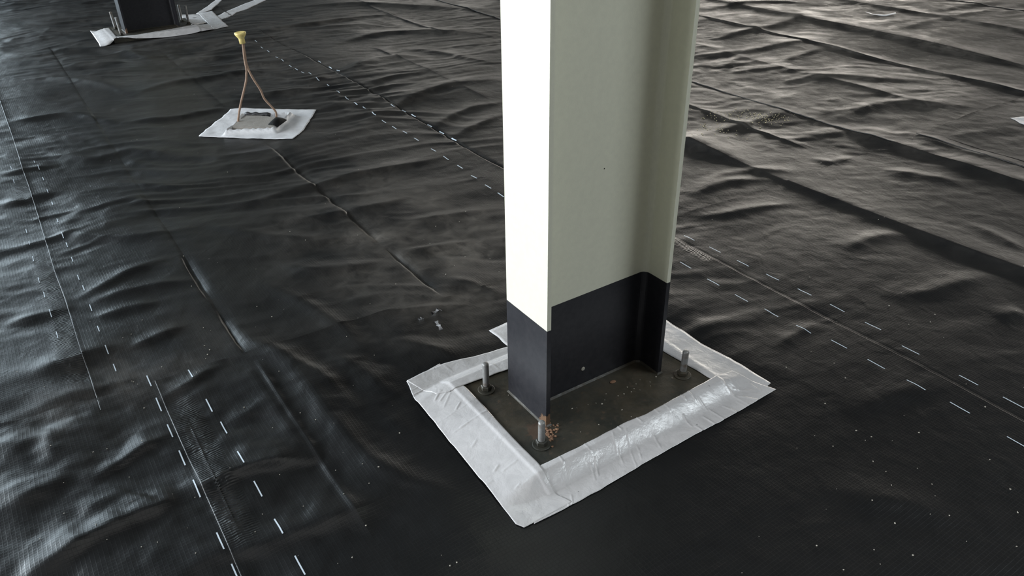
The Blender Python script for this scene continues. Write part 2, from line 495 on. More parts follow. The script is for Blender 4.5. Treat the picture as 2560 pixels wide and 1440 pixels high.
def height(s, q):
    s = np.asarray(s, np.float32); q = np.asarray(q, np.float32)
    x = DS[0] * s + DQ[0] * q; y = DS[1] * s + DQ[1] * q
    # gentle swells
    h = .012 * L[0](x * .9, y * .9) + .008 * L[1](x * 2.1, y * 2.1)
    # wrinkles that run roughly across the sheets: stretched, warped, ridged noise
    wx = x + .22 * L[2](x * 1.3, y * 1.3) + .05 * L[3](x * 4, y * 4)
    wy = y + .22 * L[4](x * 1.3, y * 1.3) + .05 * L[5](x * 4, y * 4)
    a = math.radians(16)
    u = wx * math.cos(a) + wy * math.sin(a); v = -wx * math.sin(a) + wy * math.cos(a)
    far = np.clip((y - 1.8) / 3.0, 0, 1)
    amp = (.35 + .65 * np.clip(.5 + 1.2 * L[6](x * .8, y * .8), 0, 1)) * (.45 + .75 * far)
    r1 = 1 - np.abs(L[7](u * 1.6, v * 5.2)) * 1.6
    r2 = 1 - np.abs(L[8](u * 3.2 + 9, v * 11)) * 1.6
    r3 = L[9](u * 7, v * 22)
    right = np.clip((q - 2.2) / 1.0, 0, 1) * np.clip((-s + .5) / 1.5, 0, 1)
    calm = np.clip((x - .5) / .5, 0, 1) * np.clip((4.2 - y) / 1.0, 0, 1)
    h += amp * (1 - .55 * right) * (1 - .65 * calm) * (.0092 * r1 + .0052 * r2 + .0021 * r3)
    near = np.clip((2.4 - y) / .6, 0, 1) * np.clip((-.1 - x) / .5, 0, 1)
    h += near * (  .009 * L[1](x * 4.5 + 3, y * 5.5) + .0032 * L[2](x * 12, y * 14) + .0016 * L[4](x * 27, y * 30))
    r4 = L[10](u * 9 + 5, v * 40)
    h += .0011 * r4 * amp * (1 - .6 * right)
    h += .0014 * L[10](x * 19, y * 19) * amp
    # the folds one can point to
    for P, hh, wl, wr in _ST:
        m = 3.2 * max(wl, wr)
        lo = P.min(0) - m; hi = P.max(0) + m
        k = np.nonzero((s > lo[0]) & (s < hi[0]) & (q > lo[1]) & (q < hi[1]))
        if not len(k[0]): continue
        d, sd, t = seg_dist(s[k], q[k], P)
        w = np.where(sd > 0, wl, wr)
        env = np.clip(np.minimum(t, 1 - t) * 3.2, 0, 1) ** .85
        h[k] += hh * prof(d, w) * env
    for q0, s0, s1, hh, wl, wr in CREASES:
        qq = q - q0 - .0028 * L[11](s * 2.3, s * 0 + q0)
        w = np.where(qq < 0, wl, wr)
        env = np.clip((s - s0) / .12, 0, 1) * np.clip((s1 - s) / .12, 0, 1)
        var = .75 + .5 * L[3](s * 1.7, s * 0 + q0 * 3)
        h += hh * prof(np.abs(qq), w) * env * var
    # keep the sheet down where base plates and the flashing patch hold it
    for c in (NEAR_C, FAR_C):
        d = rect_dist(s, q, c)
        k = np.clip((d - .02) / .22, 0, 1); k = k * k * (3 - 2 * k)
        h = h * k
    pc = sq(at(645, 315))
    d = np.hypot(s - pc[0], q - pc[1])
    k = .25 + .75 * np.clip((d - .25) / .3, 0, 1)
    h = h * k
    return np.maximum(h, -.03)


def dust_and_sheen_at(s, q):  # brown dust; the far patches also paint in the paler grazing reflection
    x = DS[0] * s + DQ[0] * q; y = DS[1] * s + DQ[1] * q
    d = np.zeros_like(x) + .004
    for (px, py, r, k) in ((1130, 600, .55, .75), (1000, 480, .5, .35), (1200, 700, .35, .35), (2300, 40, 2.2, .6), (2450, 60, 2.4, .3),
                           (1900, 220, 1.3, .25), (430, 880, .18, .3), (240, 1000, .22, .22), (1780, 700, .25, .16), (1850, 800, .22, .12),
                           (900, 330, .6, .22), (1200, 120, 1.8, .22), (950, 40, 2.0, .34), (2250, 500, .6, .15), (700, 140, 1.2, .14), (200, 60, 2.0, .15)):
        c = at(px, py)
        d += k * np.exp(-((x - c[0]) ** 2 + (y - c[1]) ** 2) / (r * r))
    n = .6 + .5 * L[1](x * 5, y * 5) + .3 * L[2](x * 13, y * 13)
    return np.clip(d * n, 0, 1)


# sheets: (s0, s1, q0, q1, level, cell)
S_SPLIT = -2.26
SHEETS = [
    (-12.5, S_SPLIT + .06, -3.2, .10, .0000, .02), (-12.5, S_SPLIT + .06, -.052, 2.035, .0024, .014),
    (-12.5, S_SPLIT + .06, 1.90, 4.06, .0000, .016), (-10.5, S_SPLIT + .06, 3.98, 6.10, .0024, .02),
    (-8.5, S_SPLIT + .06, 6.02, 8.15, .0000, .026), (-7.0, S_SPLIT + .06, 8.05, 10.2, .0024, .03),
    (S_SPLIT, 1.2, -2.4, .16, .0046, .009), (S_SPLIT, 1.2, .12, 2.19, .0070, .009),
    (S_SPLIT, 1.6, 2.10, 4.28, .0046, .012), (S_SPLIT, 1.8, 4.2, 6.3, .0070, .022), (S_SPLIT, 1.8, 6.2, 8.4, .0046, .03),
]


def level_of(s, q):
    s = s - .11 * min(max(q - .6, -1.1), .6) * math.exp(-abs(s - S_SPLIT) / .35)
    """height added by the uppermost sheet at this place"""
    best = 0.0
    for s0, s1, q0, q1, lv, c in SHEETS:
        if s0 <= s <= s1 and q0 <= q <= q1: best = max(best, lv)
    return best


def ground_z(px_, py_):
    """surface height for scalar or array world x, y"""
    xs = np.atleast_1d(np.asarray(px_, float)); ys = np.atleast_1d(np.asarray(py_, float))
    s = xs * DS[0] + ys * DS[1]; q = xs * DQ[0] + ys * DQ[1]
    h = height(s, q)
    lv = np.array([level_of(a, b) for a, b in zip(s.ravel(), q.ravel())]).reshape(s.shape)
    return h + lv + .0006


def hit(px, py):
    """where the ray through a pixel of the photograph meets the membrane"""
    z = 0.0
    for _ in range(5):
        p = at(px, py, z); z = float(ground_z(p[0], p[1])[0])
    return Vector((p[0], p[1], z))


floor = bpy.data.objects.new('floor', None)
bm = bmesh.new(); box(bm, ((HX0 + HX1) / 2, (HY0 + HY1) / 2, -.14), (HX1 - HX0, HY1 - HY0, .2))
floor = from_bm('floor', bm, M_SLAB); floor['kind'] = 'structure'


def make_sheet(s0, s1, q0, q1, lv, c):
    ns = int((s1 - s0) / c) + 1; nq = int((q1 - q0) / c) + 1
    sv = np.linspace(s0, s1, ns); qv = np.linspace(q0, q1, nq)
    extra = [q0 + d for d in (.003, .007)] + [q1 - d for d in (.003, .007)]
    for cr in CREASES:
        if q0 < cr[0] < q1 and cr[1] < s1 and cr[2] > s0:
            extra += [cr[0] + d * min(1.6, max(.8, min(cr[4], cr[5]) / .008)) for d in (-.014, -.010, -.007, -.0045, -.002, 0, .002, .0045, .007, .010, .014)]
    qv = np.unique(np.r_[qv, [e for e in extra if q0 < e < q1]])
    qv = np.r_[q0 - .0006, qv, q1 + .0006]; nq = len(qv)
    # a finer row next to each long edge
    Sg, Qg = np.meshgrid(sv, qv, indexing='ij')
    # wavy cut edges
    eq = .004 * L[4](Sg * 3, Sg * 0 + q0) * (np.exp(-(Qg - q0) / .05) + np.exp(-(q1 - Qg) / .05))
    es = (.012 * L[5](Qg * 2.5, Qg * 0 + 3) + .11 * np.clip(Qg - .6, -1.1, .6)) * np.exp(-np.abs(Sg - S_SPLIT) / .35)
    S_in = Sg.copy(); Q_in = Qg.copy()
    Sg = Sg + es; Qg = Qg + eq
    h = height(Sg, Qg) + lv
    skirt = .0024
    # edges of an upper sheet stand up a little, unevenly
    if lv > .001:
        for dist, ph in ((np.maximum(Q_in - q0, 0), 1.0), (np.maximum(q1 - Q_in, 0), 5.0)):
            lift = .5 + .9 * L[6](Sg * 2.2, Sg * 0 + ph)
            flat = .15 if (s0 == S_SPLIT and q1 == 2.19 and ph > 2) else 1.0
            h += flat * .0035 * np.clip(lift, 0, 1.4) * np.exp(-dist / .018)
        if s0 == S_SPLIT:
            lift = .4 + 1.0 * L[7](Qg * 2.7, Qg * 0 + 2)
            h += .004 * np.clip(lift, 0, 1.4) * np.exp(-(S_in - s0) / .02)
    if lv > .001:
        h[:, 0] -= skirt; h[:, -1] -= skirt                # the sheet's own thickness at its long edges
    Xw = DS[0] * Sg + DQ[0] * Qg; Yw = DS[1] * Sg + DQ[1] * Qg
    keep = (Yw > .35) & (Xw > -1.6 - .75 * Yw) & (Xw < 1.6 + .78 * Yw) & (Yw < 13)
    co = np.stack([Sg, Qg, h], -1).reshape(-1, 3)
    idx = np.arange(ns * nq).reshape(ns, nq)
    quads = np.stack([idx[:-1, :-1], idx[1:, :-1], idx[1:, 1:], idx[:-1, 1:]], -1)
    kq = (keep[:-1, :-1] | keep[1:, 1:])
    for ctr in (NEAR_C, FAR_C):                        # the hole cut for the base plate
        inside = rect_dist(Sg, Qg, ctr) < -.03
        kq &= ~inside[:-1, :-1]
    quads = quads[kq]
    used = np.unique(quads)
    remap = -np.ones(ns * nq, np.int64); remap[used] = np.arange(len(used))
    quads = remap[quads]; co = co[used]
    me = bpy.data.meshes.new('membrane_sheet')
    me.vertices.add(len(co)); me.vertices.foreach_set('co', co.astype(np.float32).ravel())
    me.loops.add(quads.size); me.loops.foreach_set('vertex_index', quads.ravel().astype(np.int32))
    me.polygons.add(len(quads)); me.polygons.foreach_set('loop_start', np.arange(0, quads.size, 4, dtype=np.int32))
    me.update(calc_edges=True)
    me.polygons.foreach_set('use_smooth', np.ones(len(quads), bool))
    sg = co[:, 0]; qg = co[:, 1]
    a = me.attributes.new('dust_and_sheen', 'FLOAT', 'POINT'); a.data.foreach_set('value', dust_and_sheen_at(sg, qg).astype(np.float32))
    if s0 < S_SPLIT: wq = ((-.085, .035, -5, -2.3), (1.96, .06, -3.9, -2.2))
    else: wq = ((.165, .04, -2.3, -1.45), (2.17, .025, -2.2, -1.8))
    w = np.zeros_like(sg)
    for (c0, hw, a0, a1) in wq:
        w += np.clip(1.5 - np.abs(qg - c0) / hw * 1.2, 0, 1) * np.clip((sg - a0) / .3, 0, 1) * np.clip((a1 - sg) / .05, 0, 1)
    w *= np.clip(.55 + .9 * L[8](sg * 3, qg * 3), 0, 1)
    a = me.attributes.new('weld', 'FLOAT', 'POINT'); a.data.foreach_set('value', np.clip(w, 0, 1).astype(np.float32))
    o = link('membrane_sheet', me, M_MEM, floor)
    o.rotation_euler = (0, 0, AZ)
    return o


for sh in SHEETS:
    make_sheet(*sh)

# ------------------------------------------------------------------ hall shell
def wall(name, c, size, m):
    bm = bmesh.new(); box(bm, c, size)
    o = from_bm(name, bm, m); o['kind'] = 'structure'


wall('wall_left', (HX0 - .1, (HY0 + HY1) / 2, HZ / 2), (.2, HY1 - HY0, HZ), M_WALL)
wall('wall_right', (HX1 + .1, (HY0 + HY1) / 2, HZ / 2), (.2, HY1 - HY0, HZ), M_CEIL)
wall('wall_back', ((HX0 + HX1) / 2, HY1 + .1, HZ / 2), (HX1 - HX0 + .4, .2, HZ), M_WALL)
wall('wall_front', ((HX0 + HX1) / 2, HY0 - .1, HZ / 2), (HX1 - HX0 + .4, .2, HZ), M_CEIL)
wall('ceiling', ((HX0 + HX1) / 2, (HY0 + HY1) / 2, HZ + .1), (HX1 - HX0, HY1 - HY0, .2), M_CEIL)

# ------------------------------------------------------------------ white dashes printed along the sheet edges
def dashes(pts, ln, name='edge_marking', w=.0036):
    """pts: pixel centres of the dashes; each is laid on the membrane, running along the sheet"""
    bm = bmesh.new()
    for (px, py) in pts:
        c = hit(px, py); c0 = np.array([c.x, c.y]); n = 5; prev = None
        for i in range(n + 1):
            t = (i / n - .5) * ln
            p = c0 + DS * t
            a = p + DQ * w / 2; b = p - DQ * w / 2
            lf = .0016 + .0003 * max(0, p[1] - 1.5)
            za, zb = ground_z([a[0], b[0]], [a[1], b[1]])
            cur = (bm.verts.new((a[0], a[1], za + lf)), bm.verts.new((b[0], b[1], zb + lf)))
            if prev: bm.faces.new((prev[0], cur[0], cur[1], prev[1]))
            prev = cur
    return from_bm(name, bm, M_WHITE, floor)


dashes([(1723, 595), (1787, 625), (1857, 659), (1931, 694), (2011, 731), (2093, 771), (2182, 816), (2276, 876), (2421, 951), (2533, 1007)], .062)
dashes([(1714, 664), (1783, 706), (1853, 746), (1928, 783), (2009, 822), (2097, 861), (2190, 911), (2290, 962), (2399, 1020), (2545, 1108)], .062)
dashes([(640, 104), (655, 120), (671, 129), (692, 144), (706, 151), (726, 166), (741, 174), (757, 182), (775, 184), (794, 197), (822, 215), (845, 229),
        (867, 247), (889, 259), (912, 271), (935, 286), (960, 305), (986, 320), (1012, 331), (1041, 349), (1084, 376), (1115, 396), (1150, 418), (1185, 443), (1220, 467), (1252, 488)], .055, w=.006)
dashes([(799, 155), (826, 170), (846, 181), (868, 196), (982, 265), (1010, 279), (1034, 290), (1074, 314), (1104, 332), (1135, 349)], .055, w=.006)
dashes([(86, 405), (97, 420), (108, 447), (119, 478), (131, 509), (144, 552), (157, 590), (167, 612), (181, 650), (196, 694), (209, 721), (227, 770), (246, 822), (267, 874), (287, 920)], .05, w=.003)
dashes([(28, 420), (35, 455), (66, 578), (73, 607), (83, 648), (97, 700), (111, 738), (126, 783), (143, 838)], .05, w=.0026)
dashes([(476, 934), (523, 1014), (560, 1071), (602, 1143), (645, 1222), (696, 1314), (750, 1414)], .07)
dashes([(373, 954), (397, 1012), (425, 1077), (456, 1147), (491, 1219), (551, 1353), (590, 1436)], .07)


# ------------------------------------------------------------------ steel columns
B, H_, T_, TW, HP, ZP = .1965, .4505, .0135, .0094, .335, .04
CAZ = math.radians(33.26)


def i_section(z0, z1, off=0.0):
    """closed outline of an I-section with root fillets; x along the web, y along the flanges"""
    b, h, t, w, r = B / 2 + off, H_ / 2 + off, T_ + 2 * off, TW / 2 + off, .021
    pts = []
    hi = h - t
    def q(x, y): pts.append((x, y))
    # quadrant walk, counter-clockwise starting at +x flange outer
    quad = [(h, b), (hi, b)]
    arc = [(hi - r + r * math.sin(a), w + r - r * math.cos(a)) for a in [math.radians(90 - k * 15) for k in range(0, 7)]]
    q1 = quad + arc                                            # upper right, going inward
    up = q1 + [(-x, y) for x, y in reversed(q1)]
    lo = [(-x, -y) for x, y in up]
    return up + lo


def extrude(bm, outline, z0, z1, bevel=None):
    lo = [bm.verts.new((x, y, z0)) for x, y in outline]; hi = [bm.verts.new((x, y, z1)) for x, y in outline]
    n = len(lo)
    for i in range(n): bm.faces.new((lo[i], lo[(i + 1) % n], hi[(i + 1) % n], hi[i]))
    bm.faces.new(list(reversed(lo))); bm.faces.new(hi)


def bolt(parent, x, y, hgt, tilt=(0, 0), nut=True):
    r = .0105
    R = Matrix.Rotation(tilt[0], 3, 'X') @ Matrix.Rotation(tilt[1], 3, 'Y')
    bm = bmesh.new()
    pr = [(r, 0.0)]
    z = .003
    while z < hgt - .006:                                     # shallow thread
        pr += [(r * .93, z), (r, z + .0022)]; z += .0044
    pr += [(r * .97, hgt - .004), (r * .7, hgt), (r * .2, hgt + .0004)]
    lathe(bm, pr, (x, y, ZP), 14, R)
    o = from_bm('anchor_bolt', bm, M_BOLT, parent, True)
    bm = bmesh.new(); lathe(bm, [(.026, 0), (.027, .001), (.027, .003), (.025, .004)], (x, y, ZP + .0002), 24)
    from_bm('washer', bm, M_PLATE, o)
    if nut:
        bm = bmesh.new(); lathe(bm, [(.015, .004), (.0172, .006), (.0172, .016), (.0145, .019)], (x, y, ZP), 6, ph=.3)
        from_bm('nut', bm, M_PLATE, o)
    return o


def column(c, top, bolts, label, detail=True):
    p = xy(*c)
    root = empty('steel_column', (p[0], p[1], 0), CAZ)
    tag(root, label, 'column', 'painted steel columns of the hall', 'thing')
    o = i_section(0, 1)
    bm = bmesh.new(); extrude(bm, o, ZP + .30, top); from_bm('shaft', bm, M_CREAM, root)
    o2 = i_section(0, 1, .0004)
    bm = bmesh.new(); extrude(bm, o2, ZP - .001, ZP + HP)
    # the lower paint edge wanders by a millimetre or two
    for v in bm.verts:
        if v.co.z > .2: v.co.z += .0015 * math.sin(v.co.x * 40) + .001 * math.sin(v.co.y * 90)
    from_bm('painted_foot', bm, M_BLACK, root)
    bm = bmesh.new(); box(bm, (0, 0, ZP / 2), (2 * PLATE_HQ, 2 * PLATE_HS, ZP), 0, .0015)
    from_bm('base_plate', bm, M_PLATE, root)
    # weld bead around the foot
    bm = bmesh.new(); k = len(o)
    inn = i_section(0, 1, -.001); out = []
    for i in range(k):
        a = Vector(o[i - 1]); b = Vector(o[i]); d = Vector(o[(i + 1) % k])
        n1 = Vector(((b - a).y, -(b - a).x)).normalized(); n2 = Vector(((d - b).y, -(d - b).x)).normalized()
        nn = (n1 + n2).normalized()
        out.append(b + nn * .007)
    # make sure the offset goes outward
    if (Vector(o[0]) + (out[0] - Vector(o[0]))).length < Vector(o[0]).length:
        out = [2 * Vector(o[i]) - out[i] for i in range(k)]
    lo = [bm.verts.new((v.x, v.y, ZP + .0003)) for v in out]
    hi = [bm.verts.new((x, y, ZP + .006 + .0008 * math.sin(i * 2.3))) for i, (x, y) in enumerate(inn)]
    for i in range(k): bm.faces.new((lo[i], lo[(i + 1) % k], hi[(i + 1) % k], hi[i]))
    from_bm('weld_seam', bm, M_PLATE, root)
    for (x, y, hg, tl) in bolts: bolt(root, x, y, hg, tl)
    return root


def local(px, py, c, z=ZP):
    """pixel of the photograph -> local x, y of the column at c, on its base plate"""
    p = at(px, py, z) - xy(*c)
    return (p[0] * math.cos(CAZ) + p[1] * math.sin(CAZ), -p[0] * math.sin(CAZ) + p[1] * math.cos(CAZ))


# the fitted near column: outer near corner at (0.0921, 1.7006)
_P0 = np.array([.0921, 1.7006]); _U = np.array([math.cos(CAZ), math.sin(CAZ)]); _V = np.array([-_U[1], _U[0]])
_cc = _P0 + _U * H_ / 2 + _V * B / 2
NEAR_COL = sq(_cc)
FAR_COL = sq(at(316, 84, ZP) + _U * H_ / 2 + _V * B / 2)

bn = [local(1216, 975, NEAR_COL), local(1354, 1112, NEAR_COL), local(1706, 938, NEAR_COL)]
bn4 = (bn[2][0], bn[0][1])
col = column(NEAR_COL, HZ - .02, [(bn[0][0], bn[0][1], .104, (0.0, 0.0)), (bn[1][0], bn[1][1], .086, (0, 0)), (bn[2][0], bn[2][1], .092, (-.02, .06)), (bn4[0], bn4[1], .08, (0, 0))],
             'large cream steel I-column with a black painted foot in the foreground')
bf = [local(303, 88, FAR_COL), local(289, 73, FAR_COL), local(472, 60, FAR_COL)]
print('BOLTS', bn, bf)
colf = column(FAR_COL, HZ - .02, [(bf[0][0], bf[0][1], .15, (0, -.04)), (bf[1][0], bf[1][1], .15, (0, -.04)), (bf[2][0], bf[2][1], .16, (0, .02)), (.29, .1, .15, (0, 0))],
              'distant steel column with a black foot, cut off by the top left edge')

# small marks on the near column: plug on the web, specks of paint
WEBY = -(TW / 2)
bm = bmesh.new(); lathe(bm, [(.0068, 0), (.0068, .0012), (.0045, .0020)], (0, 0, 0), 14, Matrix.Rotation(math.radians(90), 3, 'X'))
for v in bm.verts: v.co += Vector((-.018, WEBY - .0004, ZP + .062))
from_bm('plug', bm, M_CRUMB, col)
bm = bmesh.new(); lathe(bm, [(.0016, 0), (.0016, .0008), (.0008, .001)], (0, 0, 0), 8, Matrix.Rotation(math.radians(90), 3, 'X'))
for v in bm.verts: v.co += Vector((.028, WEBY, ZP + .71))
from_bm('screw', bm, M_DARK, col)


def scatter(bm, pts, r0, r1, flat=.5):
    for (x, y, z) in pts:
        r = random.uniform(r0, r1)
        ret = bmesh.ops.create_icosphere(bm, subdivisions=1, radius=r)
        sx, sy = random.uniform(.6, 1.4), random.uniform(.6, 1.4)
        for v in ret['verts']:
            v.co = Vector((v.co.x * sx * random.uniform(.8, 1.2), v.co.y * sy, v.co.z * flat)) + Vector((x, y, z + r * flat * .6))


# rust blooms and grit on the base plate
bm = bmesh.new()
fp = []
for k in range(46):
    a = random.gauss(0, 1); b2 = random.gauss(0, 1)
    lx, ly = local(1376 + a * 9, 1086 + b2 * 14, NEAR_COL)
    fp.append((lx, ly, ZP))
scatter(bm, fp, .0022, .0048, .6)
o = from_bm('rust_flakes', bm, M_RUST, col); o['kind'] = 'stuff'
bm = bmesh.new(); gp = []
for (px, py) in [(1530, 955), (1442, 1020), (1470, 1012), (1505, 1010), (1512, 1000), (1545, 990), (1560, 985), (1452, 1080), (1578, 1042), (1430, 1022), (1271, 988), (1490, 1008),
                 (1515, 985), (1590, 960), (1600, 950), (1626, 965), (1585, 972), (1568, 968), (1578, 980), (1600, 975), (1625, 955), (1640, 942), (1680, 945), (1555, 1025), (1395, 1060), (1497, 1062)]:
    lx, ly = local(px, py, NEAR_COL); gp.append((lx, ly, ZP))
scatter(bm, gp, .0012, .0028, .5)
o = from_bm('grit', bm, M_CRUMB, col); o['kind'] = 'stuff'
bm = bmesh.new()
lx, ly = local(1532, 955, NEAR_COL)
bmesh.ops.create_icosphere(bm, subdivisions=2, radius=.009)
for v in bm.verts: v.co = Vector((lx + v.co.x * 1.3, ly + v.co.y * .8, ZP + .001 + v.co.z * .15))
from_bm('rust_flake', bm, M_RUST, col, True)


# ------------------------------------------------------------------ tape
def ramp_z(s, q):
    """upper surface of plate edge, slope and membrane, under a strip of tape"""
    h = height(s, q) + np.array([level_of(a, b) for a, b in zip(s.ravel(), q.ravel())]).reshape(s.shape)
    for c in (NEAR_C, FAR_C):
        es = np.maximum(np.abs(s - c[0]) - PLATE_HS - .001, 0) / .060; eq = np.maximum(np.abs(q - c[1]) - PLATE_HQ - .001, 0) / .13
        lip = np.clip((np.abs(q - c[1]) - PLATE_HQ - .001) / .010, 0, 1); lip = .12 * lip * lip * (3 - 2 * lip)
        k = np.clip(1 - np.hypot(es, eq * .8) + .02, 0, 1) - lip; k = np.clip(k, 0, 1); k = .3 * k * k * (3 - 2 * k) + .7 * k
        h = np.maximum(h, (ZP + .0004) * k + h * (1 - k))
    return h


def ruled(name, A, Bp, off, material, nu=60, nv=16, creases=0, seed=0, thick=.0007, extra=None, px=True, top=None, amp=1.0):
    """strip between two edge polylines (pixel or (s,q) points), draped over what it is stuck to"""
    rs = np.random.RandomState(seed)
    def res(P):
        P = np.array([sq(at(*p[:2], p[2] if len(p) > 2 else 0.0)) if px else p[:2] for p in P], float)
        ln = np.r_[0, np.cumsum(np.hypot(*(P[1:] - P[:-1]).T))]; t = np.linspace(0, ln[-1], nu)
        return np.stack([np.interp(t, ln, P[:, 0]), np.interp(t, ln, P[:, 1])], -1)
    a, b = res(A), res(Bp)
    v = np.linspace(0, 1, nv)[None, :, None]
    P = a[:, None, :] * (1 - v) + b[:, None, :] * v
    s, q = P[..., 0], P[..., 1]
    s = s + .0012 * amp * L[2](s * 30 + seed, q * 30); q = q + .0012 * amp * L[3](s * 30, q * 30 + seed)
    z = ramp_z(s, q) + off
    z = z + .0006 * amp * (1 + L[5](s * 14 + seed, q * 14)) + .0003 * amp * (1 + L[6](s * 45, q * 45))
    U = np.linspace(0, 1, nu)[:, None] + 0 * s
    V = np.linspace(0, 1, nv)[None, :] + 0 * s
    for _ in range(creases):
        u0 = rs.uniform(.05, .95); sl = rs.uniform(-.02, .02); w = rs.uniform(.0015, .004); v0, v1 = sorted(rs.uniform(-.1, 1.1, 2))
        if v1 - v0 < .3: v1 = v0 + .35
        z = z + rs.uniform(.0006, .0016) * np.exp(-((U - u0 - sl * V) / w) ** 2) * ((V > v0) & (V < v1))
    if extra is not None: z = z + extra(U, V, s, q)
    X = DS[0] * s + DQ[0] * q; Y = DS[1] * s + DQ[1] * q
    n = nu * nv
    top_ = np.stack([X, Y, z], -1).reshape(-1, 3); bot = top_ - np.array([0, 0, thick])
    idx = np.arange(n).reshape(nu, nv)
    f = np.stack([idx[:-1, :-1], idx[1:, :-1], idx[1:, 1:], idx[:-1, 1:]], -1).reshape(-1, 4)
    faces = [tuple(int(i) for i in r) for r in f] + [tuple(int(i) + n for i in r[::-1]) for r in f]
    ring = list(idx[:, 0]) + list(idx[-1, 1:]) + list(idx[-2::-1, -1]) + list(idx[0, -2:0:-1])
    for i in range(len(ring)):
        x, y2 = int(ring[i]), int(ring[(i + 1) % len(ring)])
        faces.append((x, x + n, y2 + n, y2))
    me = bpy.data.meshes.new(name)
    me.from_pydata([tuple(r) for r in np.r_[top_, bot]], [], faces); me.update()
    bm = bmesh.new(); bm.from_mesh(me); bmesh.ops.recalc_face_normals(bm, faces=bm.faces); bm.to_mesh(me); bm.free()
    o = link(name, me, material, None, True)
    ori = me.vertices[0].co.copy()
    return o


def folds(items, w=.0022, h=.0018):
    """small sharp folds pressed into a strip; items: pixel segments"""
    S = [np.array([sq(at(*a, .02)), sq(at(*b, .02))]) for a, b in items]

    def f(U, V, s, q):
        z = np.zeros_like(s)
        for i, P in enumerate(S):
            d, sd, t = seg_dist(s, q, P)
            z += h * (.6 + .7 * ((i * 37) % 10) / 10) * np.exp(-(d / w) ** 2)
        return z
    return f


CORNER_L = folds([((1085, 958), (1093, 990)), ((1093, 978), (1112, 966)), ((1100, 1008), (1117, 990)), ((1110, 1022), (1126, 994)), ((1088, 1004), (1102, 984)), ((1140, 1032), (1150, 1018)),
                  ((1180, 1120), (1192, 1105)), ((1236, 1180), (1246, 1168)), ((1290, 1225), (1300, 1216))])
FRONT = folds([((1447, 1113), (1477, 1140)), ((1530, 1072), (1552, 1088)), ((1577, 1050), (1602, 1068)), ((1650, 1018), (1674, 1038)), ((1708, 985), (1737, 1009)), ((1623, 1030), (1643, 1045)),
               ((1390, 1147), (1408, 1169)), ((1758, 1036), (1796, 1061)), ((1775, 1020), (1812, 1045)), ((1835, 971), (1893, 973)), ((1821, 957), (1846, 971)), ((1871, 953), (1900, 973)),
               ((1510, 1190), (1562, 1174)), ((1401, 1233), (1428, 1264)), ((1690, 995), (1712, 1012)), ((1810, 1010), (1850, 1030)), ((1600, 1130), (1640, 1112)), ((1850, 985), (1905, 1000)), ((1740, 1060), (1765, 1078))])
# near column: opening left free on the plate
G_NEAR = 'strips of silver tape around the near base plate'
tag(ruled('adhesive_tape', [(1018, 960), (1060, 938), (1110, 918), (1200, 895), (1275, 872), (1420, 822), (1560, 772)],
          [(1092, 992, .02), (1125, 978, ZP), (1160, 966, ZP), (1272, 925, ZP), (1450, 862, ZP), (1600, 805, ZP)], .0042, M_TAPE, 200, 36, 9, 3, extra=CORNER_L),
    'back strip of silver tape behind the near column, dog-eared at its left end', 'tape', G_NEAR)
tag(ruled('adhesive_tape', [(1223, 829), (1268, 808), (1420, 760), (1560, 716)], [(1270, 872), (1290, 862), (1450, 815), (1600, 770)], .0011, M_TAPE, 50, 10, 2, 9),
    'pointed loose end of silver tape showing left of the near column', 'tape', G_NEAR)
tag(ruled('adhesive_tape', [(1575, 760), (1663, 808), (1712, 842), (1750, 868), (1800, 893), (1850, 920), (1925, 968)],
          [(1560, 822, ZP), (1660, 880, ZP), (1718, 914, ZP), (1776, 948, ZP), (1800, 964, ZP), (1840, 985, .02), (1885, 1003)], .0014, M_TAPE, 70, 16, 6, 5),
    'right strip of silver tape, running behind the right anchor bolt', 'tape', G_NEAR)
tag(ruled('adhesive_tape', [(1350, 1166, ZP), (1450, 1118, ZP), (1570, 1054, ZP), (1617, 1036, ZP), (1700, 990, ZP), (1776, 949, ZP), (1830, 922, .03)],
          [(1335, 1318), (1420, 1275), (1500, 1232), (1600, 1172), (1735, 1096), (1800, 1063), (1938, 985)], .0022, M_TAPE, 300, 44, 14, 7, extra=FRONT),
    'front strip of silver tape nearest the camera, with a bright sloping band', 'tape', G_NEAR)
tag(ruled('adhesive_tape', [(1100, 918, 0.0), (1146, 948, ZP), (1160, 966, ZP), (1210, 1018, ZP), (1280, 1094, ZP), (1350, 1166, ZP), (1392, 1215, ZP), (1430, 1262)],
          [(1017, 961), (1040, 1010), (1070, 1045), (1130, 1120), (1180, 1180), (1240, 1255), (1290, 1320), (1310, 1328)], .0032, M_TAPE, 240, 44, 8, 8, extra=CORNER_L),
    'left strip of silver tape, from the left corner to the near corner', 'tape', G_NEAR)

# far column
G_FAR = 'strips of silver tape around the far base plate'
tag(ruled('adhesive_tape', [(290, 93, ZP), (340, 88, ZP), (400, 78, ZP), (485, 63, ZP), (505, 56, ZP), (540, 50)], [(299, 107), (345, 103), (425, 94), (480, 86), (530, 77), (572, 70)],
          .0022, M_TAPE, 160, 40, 10, 21), 'long front strip of silver tape before the distant column', 'tape', G_FAR)
tag(ruled('adhesive_tape', [(272, 70, ZP), (283, 82, ZP), (292, 94, ZP), (299, 106)], [(226, 80), (238, 98), (248, 112), (252, 122)],
          .0022, M_TAPE, 30, 18, 3, 22, extra=lambda U, V, s, q: .004 * np.exp(-((V - .55) / .25) ** 2)),
    'left end strip of silver tape with a white glint, at the distant column', 'tape', G_FAR)
tag(ruled('adhesive_tape', [(497, 38), (531, 30)], [(535, 75), (571, 68)], .0034, M_TAPE, 16, 24, 2, 23),
    'square piece of grey tape on the right corner of the distant base plate', 'tape', G_FAR)
